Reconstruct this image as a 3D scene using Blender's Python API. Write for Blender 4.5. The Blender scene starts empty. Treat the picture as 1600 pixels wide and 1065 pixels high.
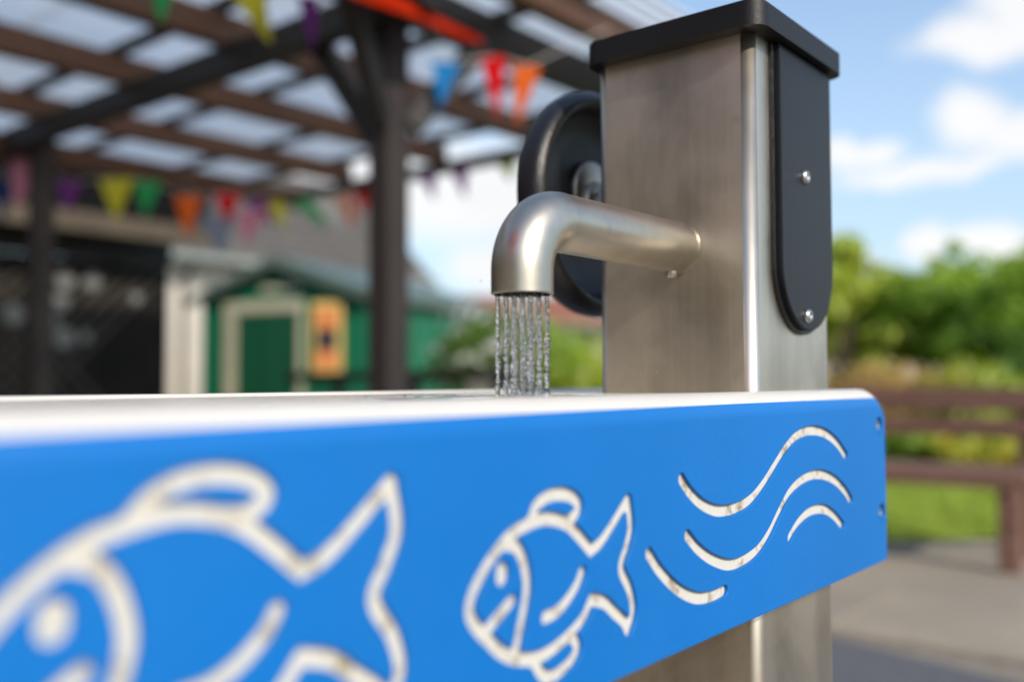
import bpy, bmesh, math, random
import numpy as np
from mathutils import Vector, Matrix, noise
random.seed(7)
RNG = np.random.default_rng(7)
C = bpy.context.scene.collection
SC = bpy.context.scene
R = math.radians

# ------------------------------------------------------------------ camera
TH, PITCH, ROLL, F = 0.68517, 0.04184, -0.00246, 1488.1
CZ = 0.85
fwd = Vector((math.cos(TH)*math.cos(PITCH), math.sin(TH)*math.cos(PITCH), math.sin(PITCH)))
rt0 = Vector((math.sin(TH), -math.cos(TH), 0)); up0 = rt0.cross(fwd)
rt = math.cos(ROLL)*rt0 + math.sin(ROLL)*up0
up = math.cos(ROLL)*up0 - math.sin(ROLL)*rt0
cam = bpy.data.cameras.new('camera'); co = bpy.data.objects.new('camera', cam); C.objects.link(co)
m = Matrix((rt, up, -fwd)).transposed().to_4x4(); m.translation = Vector((0, 0, CZ)); co.matrix_world = m
cam.sensor_width = 36; cam.lens = F/1600*36; cam.clip_start = 0.02; cam.clip_end = 500
cam.dof.use_dof = True; cam.dof.focus_distance = 0.735; cam.dof.aperture_fstop = 1.95
cam.dof.aperture_blades = 9; cam.dof.aperture_rotation = R(12)
SC.camera = co
SC.view_settings.view_transform = 'Standard'; SC.view_settings.look = 'None'
SC.view_settings.gamma = 1; SC.view_settings.use_curve_mapping = False
SC.view_settings.exposure = 0.6
SC.render.engine = 'CYCLES'
SC.cycles.use_denoising = True
SC.cycles.max_bounces = 10; SC.cycles.transmission_bounces = 8; SC.cycles.transparent_max_bounces = 12
SC.cycles.caustics_refractive = False; SC.cycles.caustics_reflective = False

# ------------------------------------------------------------------ sun and sky
TO_SUN = Vector((-0.326, -0.936, 0.66)).normalized()
sl = bpy.data.lights.new('sun', 'SUN'); sl.energy = 2.75; sl.angle = R(0.53); sl.color = (1, 0.90, 0.76)
so = bpy.data.objects.new('sun', sl); C.objects.link(so)
so.rotation_euler = TO_SUN.to_track_quat('Z', 'Y').to_euler(); so.location = TO_SUN*30

class NT:
    """small helper round a node tree"""
    def __init__(s, nt): s.nt = nt; s.L = nt.links
    def n(s, t, **kw):
        o = s.nt.nodes.new(t)
        for k, v in kw.items(): setattr(o, k, v)
        return o
    def put(s, sock, v):
        if v is None: return
        if hasattr(v, 'is_output') or isinstance(v, bpy.types.NodeSocket): s.L.new(v, sock)
        else: sock.default_value = v
    def math(s, op, a, b=None, c=None, clamp=False):
        o = s.n('ShaderNodeMath', operation=op, use_clamp=clamp)
        s.put(o.inputs[0], a)
        if b is not None: s.put(o.inputs[1], b)
        if c is not None: s.put(o.inputs[2], c)
        return o.outputs[0]
    def mix(s, f, a, b, mode='MIX'):
        o = s.n('ShaderNodeMix', data_type='RGBA', blend_type=mode)
        s.put(o.inputs[0], f); s.put(o.inputs[6], a); s.put(o.inputs[7], b)
        return o.outputs[2]
    def noise(s, vec, scale, detail=4, rough=0.55, dim='3D', dist=0.0):
        o = s.n('ShaderNodeTexNoise', noise_dimensions=dim)
        if vec is not None: s.L.new(vec, o.inputs['Vector'])
        o.inputs['Scale'].default_value = scale; o.inputs['Detail'].default_value = detail
        o.inputs['Roughness'].default_value = rough; o.inputs['Distortion'].default_value = dist
        return o.outputs[0]
    def ramp(s, f, stops):
        o = s.n('ShaderNodeValToRGB'); s.L.new(f, o.inputs[0])
        e = o.color_ramp.elements
        while len(e) < len(stops): e.new(0.5)
        for i, (p, c) in enumerate(stops):
            e[i].position = p; e[i].color = (c, c, c, 1) if isinstance(c, (int, float)) else (*c[:3], 1)
        return o.outputs[0]
    def scale(s, vec, sc):
        o = s.n('ShaderNodeMapping'); s.L.new(vec, o.inputs[0]); o.inputs['Scale'].default_value = sc
        return o.outputs[0]

world = bpy.data.worlds.new("World"); SC.world = world; world.use_nodes = True
w = NT(world.node_tree); world.node_tree.nodes.clear()
wo = w.n('ShaderNodeOutputWorld'); bg = w.n('ShaderNodeBackground'); bg.inputs[1].default_value = 0.15
sky = w.n('ShaderNodeTexSky', sky_type='NISHITA'); sky.sun_disc = False
sky.sun_elevation = math.asin(TO_SUN.z); sky.sun_rotation = math.atan2(TO_SUN.x, TO_SUN.y)
sky.air_density = 1.0; sky.dust_density = 0.9; sky.ozone_density = 1.3
tc = w.n('ShaderNodeTexCoord'); gen = tc.outputs['Generated']
sx = w.n('ShaderNodeSeparateXYZ'); w.L.new(gen, sx.inputs[0])
wn = w.n('ShaderNodeTexNoise'); w.L.new(gen, wn.inputs['Vector']); wn.inputs['Scale'].default_value = 9
wn.inputs['Detail'].default_value = 6; wn.inputs['Roughness'].default_value = 0.6
sn = w.n('ShaderNodeSeparateColor'); w.L.new(wn.outputs['Color'], sn.inputs[0])
az = w.math('ADD', w.math('ARCTAN2', sx.outputs[1], sx.outputs[0]), w.math('MULTIPLY', w.math('SUBTRACT', sn.outputs[0], 0.5), 0.10))
el = w.math('ADD', w.math('ARCSINE', sx.outputs[2]), w.math('MULTIPLY', w.math('SUBTRACT', sn.outputs[1], 0.5), 0.055))
# cumulus clouds: azimuth, elevation, half widths
CLOUDS = [(0.165, 0.355, .075, .05), (0.20, 0.315, .10, .028), (0.10, 0.33, .09, .06),
          (0.235, 0.245, .045, .038), (0.17, 0.222, .11, .032), (0.28, 0.200, .10, .014), (0.06, .22, .10, .05),
          (0.262, 0.130, .030, .026), (0.215, 0.125, .045, .020), (0.34, 0.115, .045, .014),
          (0.34, 0.225, .05, .018), (0.73, 0.198, .17, .066), (0.70, 0.12, .075, .034),
          (0.90, .21, .16, .06), (1.05, 0.17, .20, .07), (1.18, .28, .10, .03), (0.96, .40, .12, .035),
          (0.55, .13, .10, .045), (0.48, .09, .14, .03), (1.4, .25, .2, .09), (-0.15, .2, .16, .07), (-.1, .42, .2, .07)]
acc = None
for a, e, ra, re in CLOUDS:
    dx = w.math('MULTIPLY', w.math('SUBTRACT', az, a), 1/ra); dy = w.math('MULTIPLY', w.math('SUBTRACT', el, e), 1/re)
    v = w.math('SUBTRACT', 1.0, w.math('MULTIPLY_ADD', dx, dx, w.math('MULTIPLY', dy, dy)))
    acc = v if acc is None else w.math('MAXIMUM', acc, v)
# the same kind of fair-weather cumulus over the rest of the sky
wide = w.noise(w.scale(gen, (1, 1, 2.6)), 2.3, 6, 0.6)
back = w.math('MULTIPLY', w.math('SUBTRACT', wide, 0.60), 6.0)
behind = w.math('GREATER_THAN', w.math('ABSOLUTE', w.math('SUBTRACT', az, 0.6)), 1.1)
acc = w.math('MAXIMUM', acc, w.math('MULTIPLY', back, behind))
mask = w.ramp(acc, [(0.0, 0.0), (0.8, 1.0)])
shade = w.math('ADD', 0.80, w.math('MULTIPLY', sn.outputs[2], 0.30))
cc = w.n('ShaderNodeCombineColor')
for i, k in enumerate((4.8, 4.72, 4.65)): w.L.new(w.math('MULTIPLY', shade, k), cc.inputs[i])
hz = w.ramp(w.math('ABSOLUTE', w.math('ARCSINE', sx.outputs[2])), [(0.0, .82), (.42, .12)])   # summer haze low in the sky, alike all round
skc = w.mix(hz, sky.outputs[0], (2.35, 3.05, 3.75, 1))
w.L.new(w.mix(w.math('MULTIPLY', mask, 0.88), skc, cc.outputs[0]), bg.inputs[0]); w.L.new(bg.outputs[0], wo.inputs[0])

# ------------------------------------------------------------------ materials
def mat(name, base=(.5, .5, .5), rough=.5, metal=0., var=.12, vscale=6., vstretch=(1, 1, 1), bump=.0, bscale=60., spec=.5,
        col2=None, rvar=.08, coords='Object', bstretch=None, aniso=0, trans=0., coat=0.):
    mm = bpy.data.materials.new(name); mm.use_nodes = True
    t = NT(mm.node_tree); b = mm.node_tree.nodes['Principled BSDF']
    tcn = t.n('ShaderNodeTexCoord'); v = t.scale(tcn.outputs[coords], vstretch)
    nz = t.noise(v, vscale, 5, .6)
    c1 = tuple(x*(1-var) for x in base); c2 = tuple(min(1, x*(1+var)) for x in base) if col2 is None else col2
    t.L.new(t.mix(t.ramp(nz, [(.3, 0.), (.7, 1.)]), (*c1, 1), (*c2, 1)), b.inputs['Base Color'])
    t.L.new(t.math('ADD', rough-rvar, t.math('MULTIPLY', nz, 2*rvar)), b.inputs['Roughness'])
    b.inputs['Metallic'].default_value = metal; b.inputs['Specular IOR Level'].default_value = spec
    b.inputs['Anisotropic'].default_value = aniso; b.inputs['Coat Weight'].default_value = coat
    if bump:
        bn = t.n('ShaderNodeBump'); bn.inputs['Strength'].default_value = bump; bn.inputs['Distance'].default_value = .002
        t.L.new(t.noise(t.scale(tcn.outputs[coords], bstretch or vstretch), bscale, 4), bn.inputs['Height'])
        t.L.new(bn.outputs[0], b.inputs['Normal'])
    return mm

M = {}
# brushed stainless steel: fine vertical grain, faint smears
def steel(name, stretch, base, rough):
    mm = bpy.data.materials.new(name); mm.use_nodes = True
    t = NT(mm.node_tree); b = mm.node_tree.nodes['Principled BSDF']
    o = t.n('ShaderNodeTexCoord').outputs['Object']
    grain = t.noise(t.scale(o, stretch), 1.0, 5, .7)
    bands = t.noise(t.scale(o, tuple(k*.045 for k in stretch)), 1.0, 2, .5)
    smear = t.noise(o, 11, 4, .6, dist=.6)
    spots = t.ramp(t.noise(o, 38, 2, .5), [(.68, 0.), (.74, 1.)])
    f = t.math('ADD', t.math('MULTIPLY', grain, .10), t.math('ADD', t.math('MULTIPLY', bands, .55), t.math('MULTIPLY', smear, .35)))
    dark = tuple(k*.62 for k in base)
    col = t.mix(t.ramp(f, [(.38, 0.), (.56, 1.)]), (*dark, 1), (*base, 1))
    col = t.mix(t.math('MULTIPLY', spots, .25), col, (*(k*.6 for k in base), 1))
    t.L.new(col, b.inputs['Base Color'])
    t.L.new(t.math('ADD', rough-.12, t.math('ADD', t.math('MULTIPLY', smear, .16), t.math('MULTIPLY', grain, .10))), b.inputs['Roughness'])
    # dried lime runs and finger marks
    runs = t.ramp(t.noise(t.scale(o, (90, 90, 5)), 1.0, 3, .6), [(.60, 0.), (.72, 1.)]); where = t.ramp(t.noise(o, 7, 3, .6), [(.48, 0.), (.62, 1.)])
    rm = t.math('MULTIPLY', runs, where)
    lime = t.n('ShaderNodeBsdfDiffuse'); lime.inputs[0].default_value = (.42, .40, .36, 1)
    mx_ = t.n('ShaderNodeMixShader'); t.L.new(t.math('MULTIPLY', rm, .22), mx_.inputs[0]); outn = mm.node_tree.nodes['Material Output']
    t.L.new(b.outputs[0], mx_.inputs[1]); t.L.new(lime.outputs[0], mx_.inputs[2]); t.L.new(mx_.outputs[0], outn.inputs[0])
    b.inputs['Metallic'].default_value = 1
    bn = t.n('ShaderNodeBump'); bn.inputs['Strength'].default_value = .25; bn.inputs['Distance'].default_value = .0004
    t.L.new(grain, bn.inputs['Height']); t.L.new(bn.outputs[0], b.inputs['Normal'])
    return mm
M['steel'] = steel('brushed_steel', (260, 260, 4), (.78, .70, .575), .38)
M['pipe_steel'] = steel('pipe_steel', (40, 40, 40), (.62, .565, .47), .35)
M['screw'] = mat('screw_steel', (.62, .60, .56), .28, 1., .1, 200)
M['black_plastic'] = mat('black_plastic', (.007, .007, .008), .34, 0, .25, 30, (1, 1, .3), .35, 500, .5, rvar=.05)
M['cap'] = mat('cap_plastic', (.0055, .0055, .006), .5, 0, .25, 12, (1, 1, 1), .12, 350, .4)
M['plate'] = mat('plate_plastic', (.012, .0135, .016), .40, 0, .35, 30, (1.6, 1.6, .08), .12, 90, .20, bstretch=(3, 3, .1))
M['blue'] = mat('blue_board', (.0003, .140, .47), .48, 0, .05, 5, (1, 1, 1), .22, 900, .34, rvar=.03)
bt = NT(M['blue'].node_tree); bb = M['blue'].node_tree.nodes['Principled BSDF']; bo = bt.n('ShaderNodeTexCoord').outputs['Object']
old = bb.inputs['Base Color'].links[0].from_socket
rot = bt.n('ShaderNodeMapping'); bt.L.new(bo, rot.inputs[0]); rot.inputs['Rotation'].default_value = (0, .6, 0); rot.inputs['Scale'].default_value = (9, 9, 420)
scr = bt.ramp(bt.noise(rot.outputs[0], 1.0, 2, .5), [(.70, 0.), (.74, 1.)]); pat = bt.ramp(bt.noise(bo, 16, 3, .6), [(.52, 0.), (.66, 1.)])
dust = bt.ramp(bt.noise(bo, 420, 2, .5), [(.66, 0.), (.72, 1.)]); smu = bt.ramp(bt.noise(bo, 8, 4, .65), [(.45, 0.), (.75, 1.)])
wear = bt.math('ADD', bt.math('MULTIPLY', bt.math('MULTIPLY', scr, pat), .35), bt.math('ADD', bt.math('MULTIPLY', dust, .10), bt.math('MULTIPLY', smu, .035)), clamp=True)
bt.L.new(bt.mix(wear, old, (.09, .26, .52, 1)), bb.inputs['Base Color'])
# white core with grime that gathers in the grooves
mm = bpy.data.materials.new('white_core'); mm.use_nodes = True
t = NT(mm.node_tree); b = mm.node_tree.nodes['Principled BSDF']
o = t.n('ShaderNodeTexCoord').outputs['Object']
g = t.ramp(t.noise(o, 70, 5, .7), [(.53, 0.), (.66, 1.)]); g2 = t.ramp(t.noise(o, 260, 3, .6), [(.48, 0.), (.75, 1.)])
c = t.mix(t.math('MULTIPLY', g, .75), (.60, .585, .53, 1), (.20, .14, .05, 1)); c = t.mix(t.math('MULTIPLY', g2, .12), c, (.22, .17, .08, 1))
t.L.new(c, b.inputs['Base Color']); b.inputs['Roughness'].default_value = .5
M['core'] = mm
M['white'] = mat('white_board', (.60, .585, .55), .38, 0, .03, 9, (1, 1, 1), .12, 500)
M['tray'] = mat('wet_tray', (.60, .555, .49), .27, 0, .05, 14, (1, 1, 1), .10, 60, rvar=.08)
# water
mm = bpy.data.materials.new('water'); mm.use_nodes = True; t = NT(mm.node_tree); mm.node_tree.nodes.clear()
ou = t.n('ShaderNodeOutputMaterial'); gl = t.n('ShaderNodeBsdfGlass'); gl.inputs['IOR'].default_value = 1.333; gl.inputs['Roughness'].default_value = 0.0
tr = t.n('ShaderNodeBsdfTransparent'); mx = t.n('ShaderNodeMixShader'); mx.inputs[0].default_value = .02
t.L.new(gl.outputs[0], mx.inputs[1]); t.L.new(tr.outputs[0], mx.inputs[2]); t.L.new(mx.outputs[0], ou.inputs[0]); M['water'] = mm

M['rafter'] = mat('stained_rafter', (.070, .028, .012), .65, 0, .3, 3, (1, 8, 8), .3, 60)
M['screen'] = mat('added_screen_timber', (.62, .47, .29), .7, 0, .3, 3, (4, 4, .4), .3, 60)  # boards of the added unseen screen, pale brown to tint the steel's reflections
M['girder'] = mat('dark_girder', (.010, .0085, .008), .6, 0, .3, 3, (8, 8, 1), .3, 60)
M['post'] = mat('dark_post', (.022, .015, .013), .65, 0, .3, 3, (9, 9, 1), .3, 60)
M['bench'] = mat('bench_timber', (.165, .082, .058), .55, 0, .3, 4, (8, 1, 8), .4, 60, col2=(.25, .135, .10))
M['fascia'] = mat('weathered_fascia', (.080, .062, .042), .8, 0, .35, 3, (1, 6, 6), .4, 40)
M['black_wall'] = mat('black_boards', (.005, .005, .0045), .8, 0, .4, 2.5, (1, 1, 1), .4, 20, col2=(.018, .015, .013), spec=.2)
M['lattice'] = mat('lattice_timber', (.055, .047, .037), .7, 0, .3, 8)
M['felt'] = mat('roof_felt', (.006, .006, .007), .9, 0, .3, 9, spec=.08)
M['splat'] = mat('pale_paint', (.16, .165, .16), .7, 0, .15, 30)
M['render'] = mat('cream_render', (.60, .56, .50), .8, 0, .08, 2.2, (1, 1, .5), .4, 40)
M['slate'] = mat('grey_roof_tiles', (.095, .088, .080), .8, 0, .25, 5, (1, 1, 1), .4, 30)
M['gutter'] = mat('pale_gutter', (.26, .29, .27), .5)
M['green_wall'] = mat('green_steel', (.008, .145, .070), .45, 0, .15, 2, (3, 3, .3))
M['green_door'] = mat('green_door', (.007, .075, .036), .45, 0, .15, 2, (3, 3, .3))
M['green_roof'] = mat('green_roof', (.09, .13, .105), .45, 0, .15, 3)
M['cream_frame'] = mat('cream_frame', (.44, .42, .31), .5, 0, .1, 5)
M['yellow_card'] = mat('yellow_card', (.82, .62, .20), .6, 0, .06, 9)
M['orange_card'] = mat('orange_card', (.82, .30, .10), .6, 0, .10, 9)
M['dark_print'] = mat('dark_print', (.05, .04, .05), .6, 0, .6, 12)
M['terracotta'] = mat('terracotta_tiles', (.26, .10, .055), .8, 0, .25, 1.5)
M['house_wall'] = mat('pale_house_wall', (.52, .42, .34), .8, 0, .1, 1)
M['window_dark'] = mat('window_glass', (.05, .06, .07), .1)
M['grass'] = mat('lawn_soil', (.17, .26, .018), .9, 0, .3, 2.2, (1, 1, 1), .5, 60, col2=(.24, .32, .03))
M['blade'] = mat('grass_blade', (.23, .35, .025), .7, 0, .25, 3, col2=(.34, .43, .04))
M['paver'] = mat('concrete_slab', (.30, .255, .195), .85, 0, .16, 1.7, (1, 1, 1), .6, 90, coords='Object')
_t = NT(M['paver'].node_tree); _b = M['paver'].node_tree.nodes['Principled BSDF']; _o = _b.inputs['Base Color'].links[0].from_socket
_r = _t.n('ShaderNodeObjectInfo').outputs['Random']; _s = _t.ramp(_t.noise(_t.n('ShaderNodeTexCoord').outputs['Object'], 5.5, 5, .7), [(.50, 0.), (.68, 1.)])
_c = _t.mix(_t.math('MULTIPLY', _s, .30), _o, (.15, .13, .10, 1)); _t.L.new(_t.mix(_t.math('MULTIPLY', _r, .35), _c, (.20, .18, .145, 1)), _b.inputs['Base Color'])
M['bed'] = mat('jointing_sand', (.22, .19, .15), .95, 0, .2, 20, (1, 1, 1), .6, 120)
M['dark_blue_grey'] = mat('dark_blue_grey', (.095, .098, .110), .9, 0, .2, 30, (1, 1, 1), .9, 220)  # rough dark blue-grey, for the ground patch and the added parasol's base
M['earth'] = mat('earth', (.10, .08, .045), .95, 0, .3, 6, (1, 1, 1), .8, 40)
M['bark'] = mat('bark', (.09, .065, .045), .9, 0, .3, 9, (3, 3, .6), .8, 30)

def leafmat(name, a, b_):
    mm = bpy.data.materials.new(name); mm.use_nodes = True; t = NT(mm.node_tree); mm.node_tree.nodes.clear()
    ou = t.n('ShaderNodeOutputMaterial'); d = t.n('ShaderNodeBsdfDiffuse'); tl = t.n('ShaderNodeBsdfTranslucent')
    o = t.n('ShaderNodeTexCoord').outputs['Object']
    c = t.mix(t.ramp(t.noise(o, 1.6, 5, .7), [(.35, 0.), (.65, 1.)]), (*a, 1), (*b_, 1))
    t.L.new(c, d.inputs[0]); t.L.new(c, tl.inputs[0]); mx = t.n('ShaderNodeMixShader'); mx.inputs[0].default_value = .50
    t.L.new(d.outputs[0], mx.inputs[1]); t.L.new(tl.outputs[0], mx.inputs[2])
    gs = t.n('ShaderNodeBsdfGlossy'); gs.inputs['Roughness'].default_value = .5; m2 = t.n('ShaderNodeMixShader'); m2.inputs[0].default_value = .05
    t.L.new(mx.outputs[0], m2.inputs[1]); t.L.new(gs.outputs[0], m2.inputs[2]); t.L.new(m2.outputs[0], ou.inputs[0])
    return mm
M['leaf'] = leafmat('leaves_green', (.23, .41, .018), (.42, .57, .05))
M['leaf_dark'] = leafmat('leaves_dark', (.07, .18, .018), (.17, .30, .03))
M['leaf_lime'] = leafmat('leaves_lime', (.38, .50, .03), (.56, .62, .08))
M['leaf_gold'] = leafmat('leaves_gold', (.55, .44, .07), (.60, .55, .10))
M['leaf_rust'] = leafmat('leaves_rust', (.60, .36, .10), (.62, .50, .16))
M['petal_yellow'] = leafmat('petals_yellow', (.75, .50, .03), (.80, .62, .10))
M['petal_white'] = leafmat('petals_white', (.72, .74, .68), (.8, .8, .78))

def cloth(name, c):
    mm = bpy.data.materials.new(name); mm.use_nodes = True; t = NT(mm.node_tree); mm.node_tree.nodes.clear()
    ou = t.n('ShaderNodeOutputMaterial'); d = t.n('ShaderNodeBsdfDiffuse'); tl = t.n('ShaderNodeBsdfTranslucent')
    o = t.n('ShaderNodeTexCoord').outputs['Object']
    cc_ = t.mix(t.noise(o, 30, 3), (*(k*.9 for k in c), 1), (*c, 1))
    t.L.new(cc_, d.inputs[0]); t.L.new(cc_, tl.inputs[0]); mx = t.n('ShaderNodeMixShader'); mx.inputs[0].default_value = .45
    t.L.new(d.outputs[0], mx.inputs[1]); t.L.new(tl.outputs[0], mx.inputs[2]); t.L.new(mx.outputs[0], ou.inputs[0]); return mm
CL = {'navy': (.02, .05, .16), 'pink': (.75, .30, .42), 'purple': (.26, .06, .34), 'yellow': (.72, .66, .06), 'green': (.04, .42, .14),
      'orange': (.90, .17, .03), 'red': (.72, .015, .02), 'blue': (.03, .28, .72), 'white': (.8, .8, .78), 'lavender': (.27, .31, .42), 'lime': (.50, .55, .04), 'flame': (.66, .035, .008)}
for k, v in CL.items(): M['cloth_'+k] = cloth('cloth_'+k, v)
# corrugated plastic sheet
mm = bpy.data.materials.new('clear_corrugated_plastic'); mm.use_nodes = True; t = NT(mm.node_tree); mm.node_tree.nodes.clear()
ou = t.n('ShaderNodeOutputMaterial'); tl = t.n('ShaderNodeBsdfTranslucent'); tp = t.n('ShaderNodeBsdfTransparent'); gs = t.n('ShaderNodeBsdfGlossy')
o = t.n('ShaderNodeTexCoord').outputs['Object']
c = t.mix(t.noise(t.scale(o, (.4, 3, 1)), 3, 4), (.84, .82, .77, 1), (.95, .93, .89, 1))
t.L.new(c, tl.inputs[0]); tp.inputs[0].default_value = (.86, .88, .90, 1); gs.inputs['Roughness'].default_value = .2
m1 = t.n('ShaderNodeMixShader'); m1.inputs[0].default_value = .13
t.L.new(tl.outputs[0], m1.inputs[1]); t.L.new(tp.outputs[0], m1.inputs[2])
m2 = t.n('ShaderNodeMixShader'); m2.inputs[0].default_value = .06; t.L.new(m1.outputs[0], m2.inputs[1]); t.L.new(gs.outputs[0], m2.inputs[2])
t.L.new(m2.outputs[0], ou.inputs[0]); M['sheet'] = mm

# ------------------------------------------------------------------ builders
def tag(o, label=None, cat=None, group=None, kind=None):
    if label: o['label'] = label
    if cat: o['category'] = cat
    if group: o['group'] = group
    if kind: o['kind'] = kind
    return o
def thing(name, label, cat, loc=(0, 0, 0), rz=0, group=None):
    o = bpy.data.objects.new(name, None); C.objects.link(o); o.location = loc; o.rotation_euler = (0, 0, rz)
    o.empty_display_size = .1
    return tag(o, label, cat, group)
def link(name, me, parent=None, mats=None, smooth=False, label=None, kind=None):
    o = bpy.data.objects.new(name, me); C.objects.link(o)
    if mats is not None:
        for mm in (mats if isinstance(mats, (list, tuple)) else [mats]): me.materials.append(mm)
    if smooth:
        for p in me.polygons: p.use_smooth = True
    o.parent = parent
    return tag(o, label, None, None, kind)
def pyd(name, V, Fc):
    me = bpy.data.meshes.new(name); me.from_pydata([tuple(v) for v in V], [], [tuple(f) for f in Fc]); me.update(); return me
def bmesh_of(name, bm):
    me = bpy.data.meshes.new(name); bm.normal_update(); bm.to_mesh(me); bm.free(); return me
def add_box(bm, lo, hi, bev=0., seg=2, mx=None, edges=None):
    lo = Vector(lo); hi = Vector(hi)
    r = bmesh.ops.create_cube(bm, size=1.0); vs = r['verts']
    for v in vs: v.co = Vector([(lo[i]+hi[i])/2 + v.co[i]*(hi[i]-lo[i]) for i in range(3)])
    if bev:
        es = {e for v in vs for e in v.link_edges}
        if edges == 'vert': es = {e for e in es if abs(e.verts[0].co.z-e.verts[1].co.z) > 1e-6}
        rr = bmesh.ops.bevel(bm, geom=list(es), offset=bev, segments=seg, profile=.5, affect='EDGES')
        vs = list({v for f in rr['faces'] for v in f.verts} | {v for v in vs if v.is_valid})
    if mx is not None:
        for v in vs: v.co = mx @ v.co
    return vs
def box(name, lo, hi, mt, parent=None, bev=.004, seg=2, smooth=False, edges=None, **kw):
    bm = bmesh.new(); add_box(bm, lo, hi, bev, seg, edges=edges)
    return link(name, bmesh_of(name, bm), parent, mt, smooth, **kw)
def beam(name, a, b_, wd, ht, mt, parent=None, bev=.005, **kw):
    """rectangular member from a to b: wd across, ht upright"""
    a = Vector(a); b_ = Vector(b_); d = b_-a; L = d.length; x = d.normalized()
    z = Vector((0, 0, 1)) if abs(x.z) < .95 else Vector((1, 0, 0))
    y = z.cross(x).normalized(); z = x.cross(y)
    mx = Matrix((x, y, z)).transposed().to_4x4(); mx.translation = a
    bm = bmesh.new(); add_box(bm, (0, -wd/2, -ht/2), (L, wd/2, ht/2), bev, 1)
    o = link(name, bmesh_of(name, bm), parent, mt, **kw); o.matrix_local = mx
    return o
def tube_mesh(name, pts, radii, n=16, cap=True):
    pts = [Vector(p) for p in pts]; V = []; Fc = []
    prev = None
    for i, p in enumerate(pts):
        t_ = (pts[min(i+1, len(pts)-1)]-pts[max(i-1, 0)]).normalized()
        if prev is None:
            prev = t_.orthogonal().normalized()
        prev = (prev - t_*prev.dot(t_)).normalized(); s_ = t_.cross(prev)
        r = radii[i] if hasattr(radii, '__len__') else radii
        for k in range(n):
            a = 2*math.pi*k/n; V.append(p + prev*math.cos(a)*r + s_*math.sin(a)*r)
    for i in range(len(pts)-1):
        for k in range(n):
            k2 = (k+1) % n; Fc.append((i*n+k, i*n+k2, (i+1)*n+k2, (i+1)*n+k))
    if cap: Fc.append(tuple(range(n-1, -1, -1))); Fc.append(tuple((len(pts)-1)*n+k for k in range(n)))
    return pyd(name, V, Fc)
def lathe(name, prof, n, axis, center, cap=False):
    """prof = list of (radius, along axis)"""
    ax = Vector(axis).normalized(); e1 = ax.orthogonal().normalized(); e2 = ax.cross(e1); c0 = Vector(center); V = []; Fc = []
    for r, h in prof:
        for k in range(n):
            a = 2*math.pi*k/n; V.append(c0+ax*h+(e1*math.cos(a)+e2*math.sin(a))*r)
    for i in range(len(prof)-1):
        for k in range(n):
            k2 = (k+1) % n; Fc.append((i*n+k, i*n+k2, (i+1)*n+k2, (i+1)*n+k))
    if cap: Fc.append(tuple(range(n-1, -1, -1))); Fc.append(tuple((len(prof)-1)*n+k for k in range(n)))
    return pyd(name, V, Fc)
def poly_prism(name, pts, z0, z1, mt, parent=None, **kw):
    n = len(pts); V = [(x, y, z0) for x, y in pts]+[(x, y, z1) for x, y in pts]
    Fc = [tuple(range(n-1, -1, -1)), tuple(range(n, 2*n))]+[(i, (i+1) % n, n+(i+1) % n, n+i) for i in range(n)]
    return link(name, pyd(name, V, Fc), parent, mt, **kw)

# ------------------------------------------------------------------ ground
def sheet(name, pts, z, mt, kind='structure', parent=None):
    return link(name, pyd(name, [(x, y, z) for x, y in pts], [tuple(range(len(pts)))]), parent, mt, kind=kind)
sheet('ground', [(-220, -220), (220, -220), (220, 220), (-220, 220)], -.012, M['earth'])
sheet('yard', [(-12, -12), (14, -12), (14, 9.6), (-12, 9.6)], -.008, M['bed'])
LAWN = [(4.75, 2.02), (5.62, 1.13), (8.6, -2.0), (13.5, -4.5), (16.0, 8.5), (8.5, 8.2), (5.9, 6.5), (5.6, 4.0)]
sheet('lawn', LAWN, .016, M['grass'])
DARK_PATCH = [(3.02, -3.2), (2.95, .45), (3.13, 1.22), (3.20, 1.9), (2.9, 2.4), (1.6, 2.4), (1.55, -3.2)]
sheet('dark_ground_patch', DARK_PATCH, .006, M['dark_blue_grey'])  # flat dark blue-grey patch laid over the ground
# concrete slabs with recessed joints
pave = sheet('pavement', [(3.2, -3.1), (5.7, -3.1), (5.7, 2.6), (3.2, 2.6)], -.004, M['bed'])
def inside(poly, x, y):
    c_ = False; j = len(poly)-1
    for i in range(len(poly)):
        (xi, yi), (xj, yj) = poly[i], poly[j]
        if (yi > y) != (yj > y) and x < (xj-xi)*(y-yi)/(yj-yi)+xi: c_ = not c_
        j = i
    return c_
S_ = .75
slab_bm = bmesh.new(); add_box(slab_bm, (-S_/2+.005, -S_/2+.005, -.03), (S_/2-.005, S_/2-.005, .004), .005, 1); slab_me = bmesh_of('slab', slab_bm); slab_me.materials.append(M['paver'])
for i in range(-1, 5):
    for j in range(-6, 5):
        x, y = 3.24+S_*(i+.5), -1.0+S_*(j+.5)+.3*(i % 2)
        if y > 3 or y < -3.2: continue
        if inside(LAWN, x, y) or inside(DARK_PATCH, x, y): continue
        o = bpy.data.objects.new('paving_slab', slab_me); C.objects.link(o); o.parent = pave
        o.location = (x, y, random.uniform(-.002, .002)); o.rotation_euler = (R(random.uniform(-.25, .25)), R(random.uniform(-.25, .25)), R(random.uniform(-.3, .3)+180*(random.random() > .5)))
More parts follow.
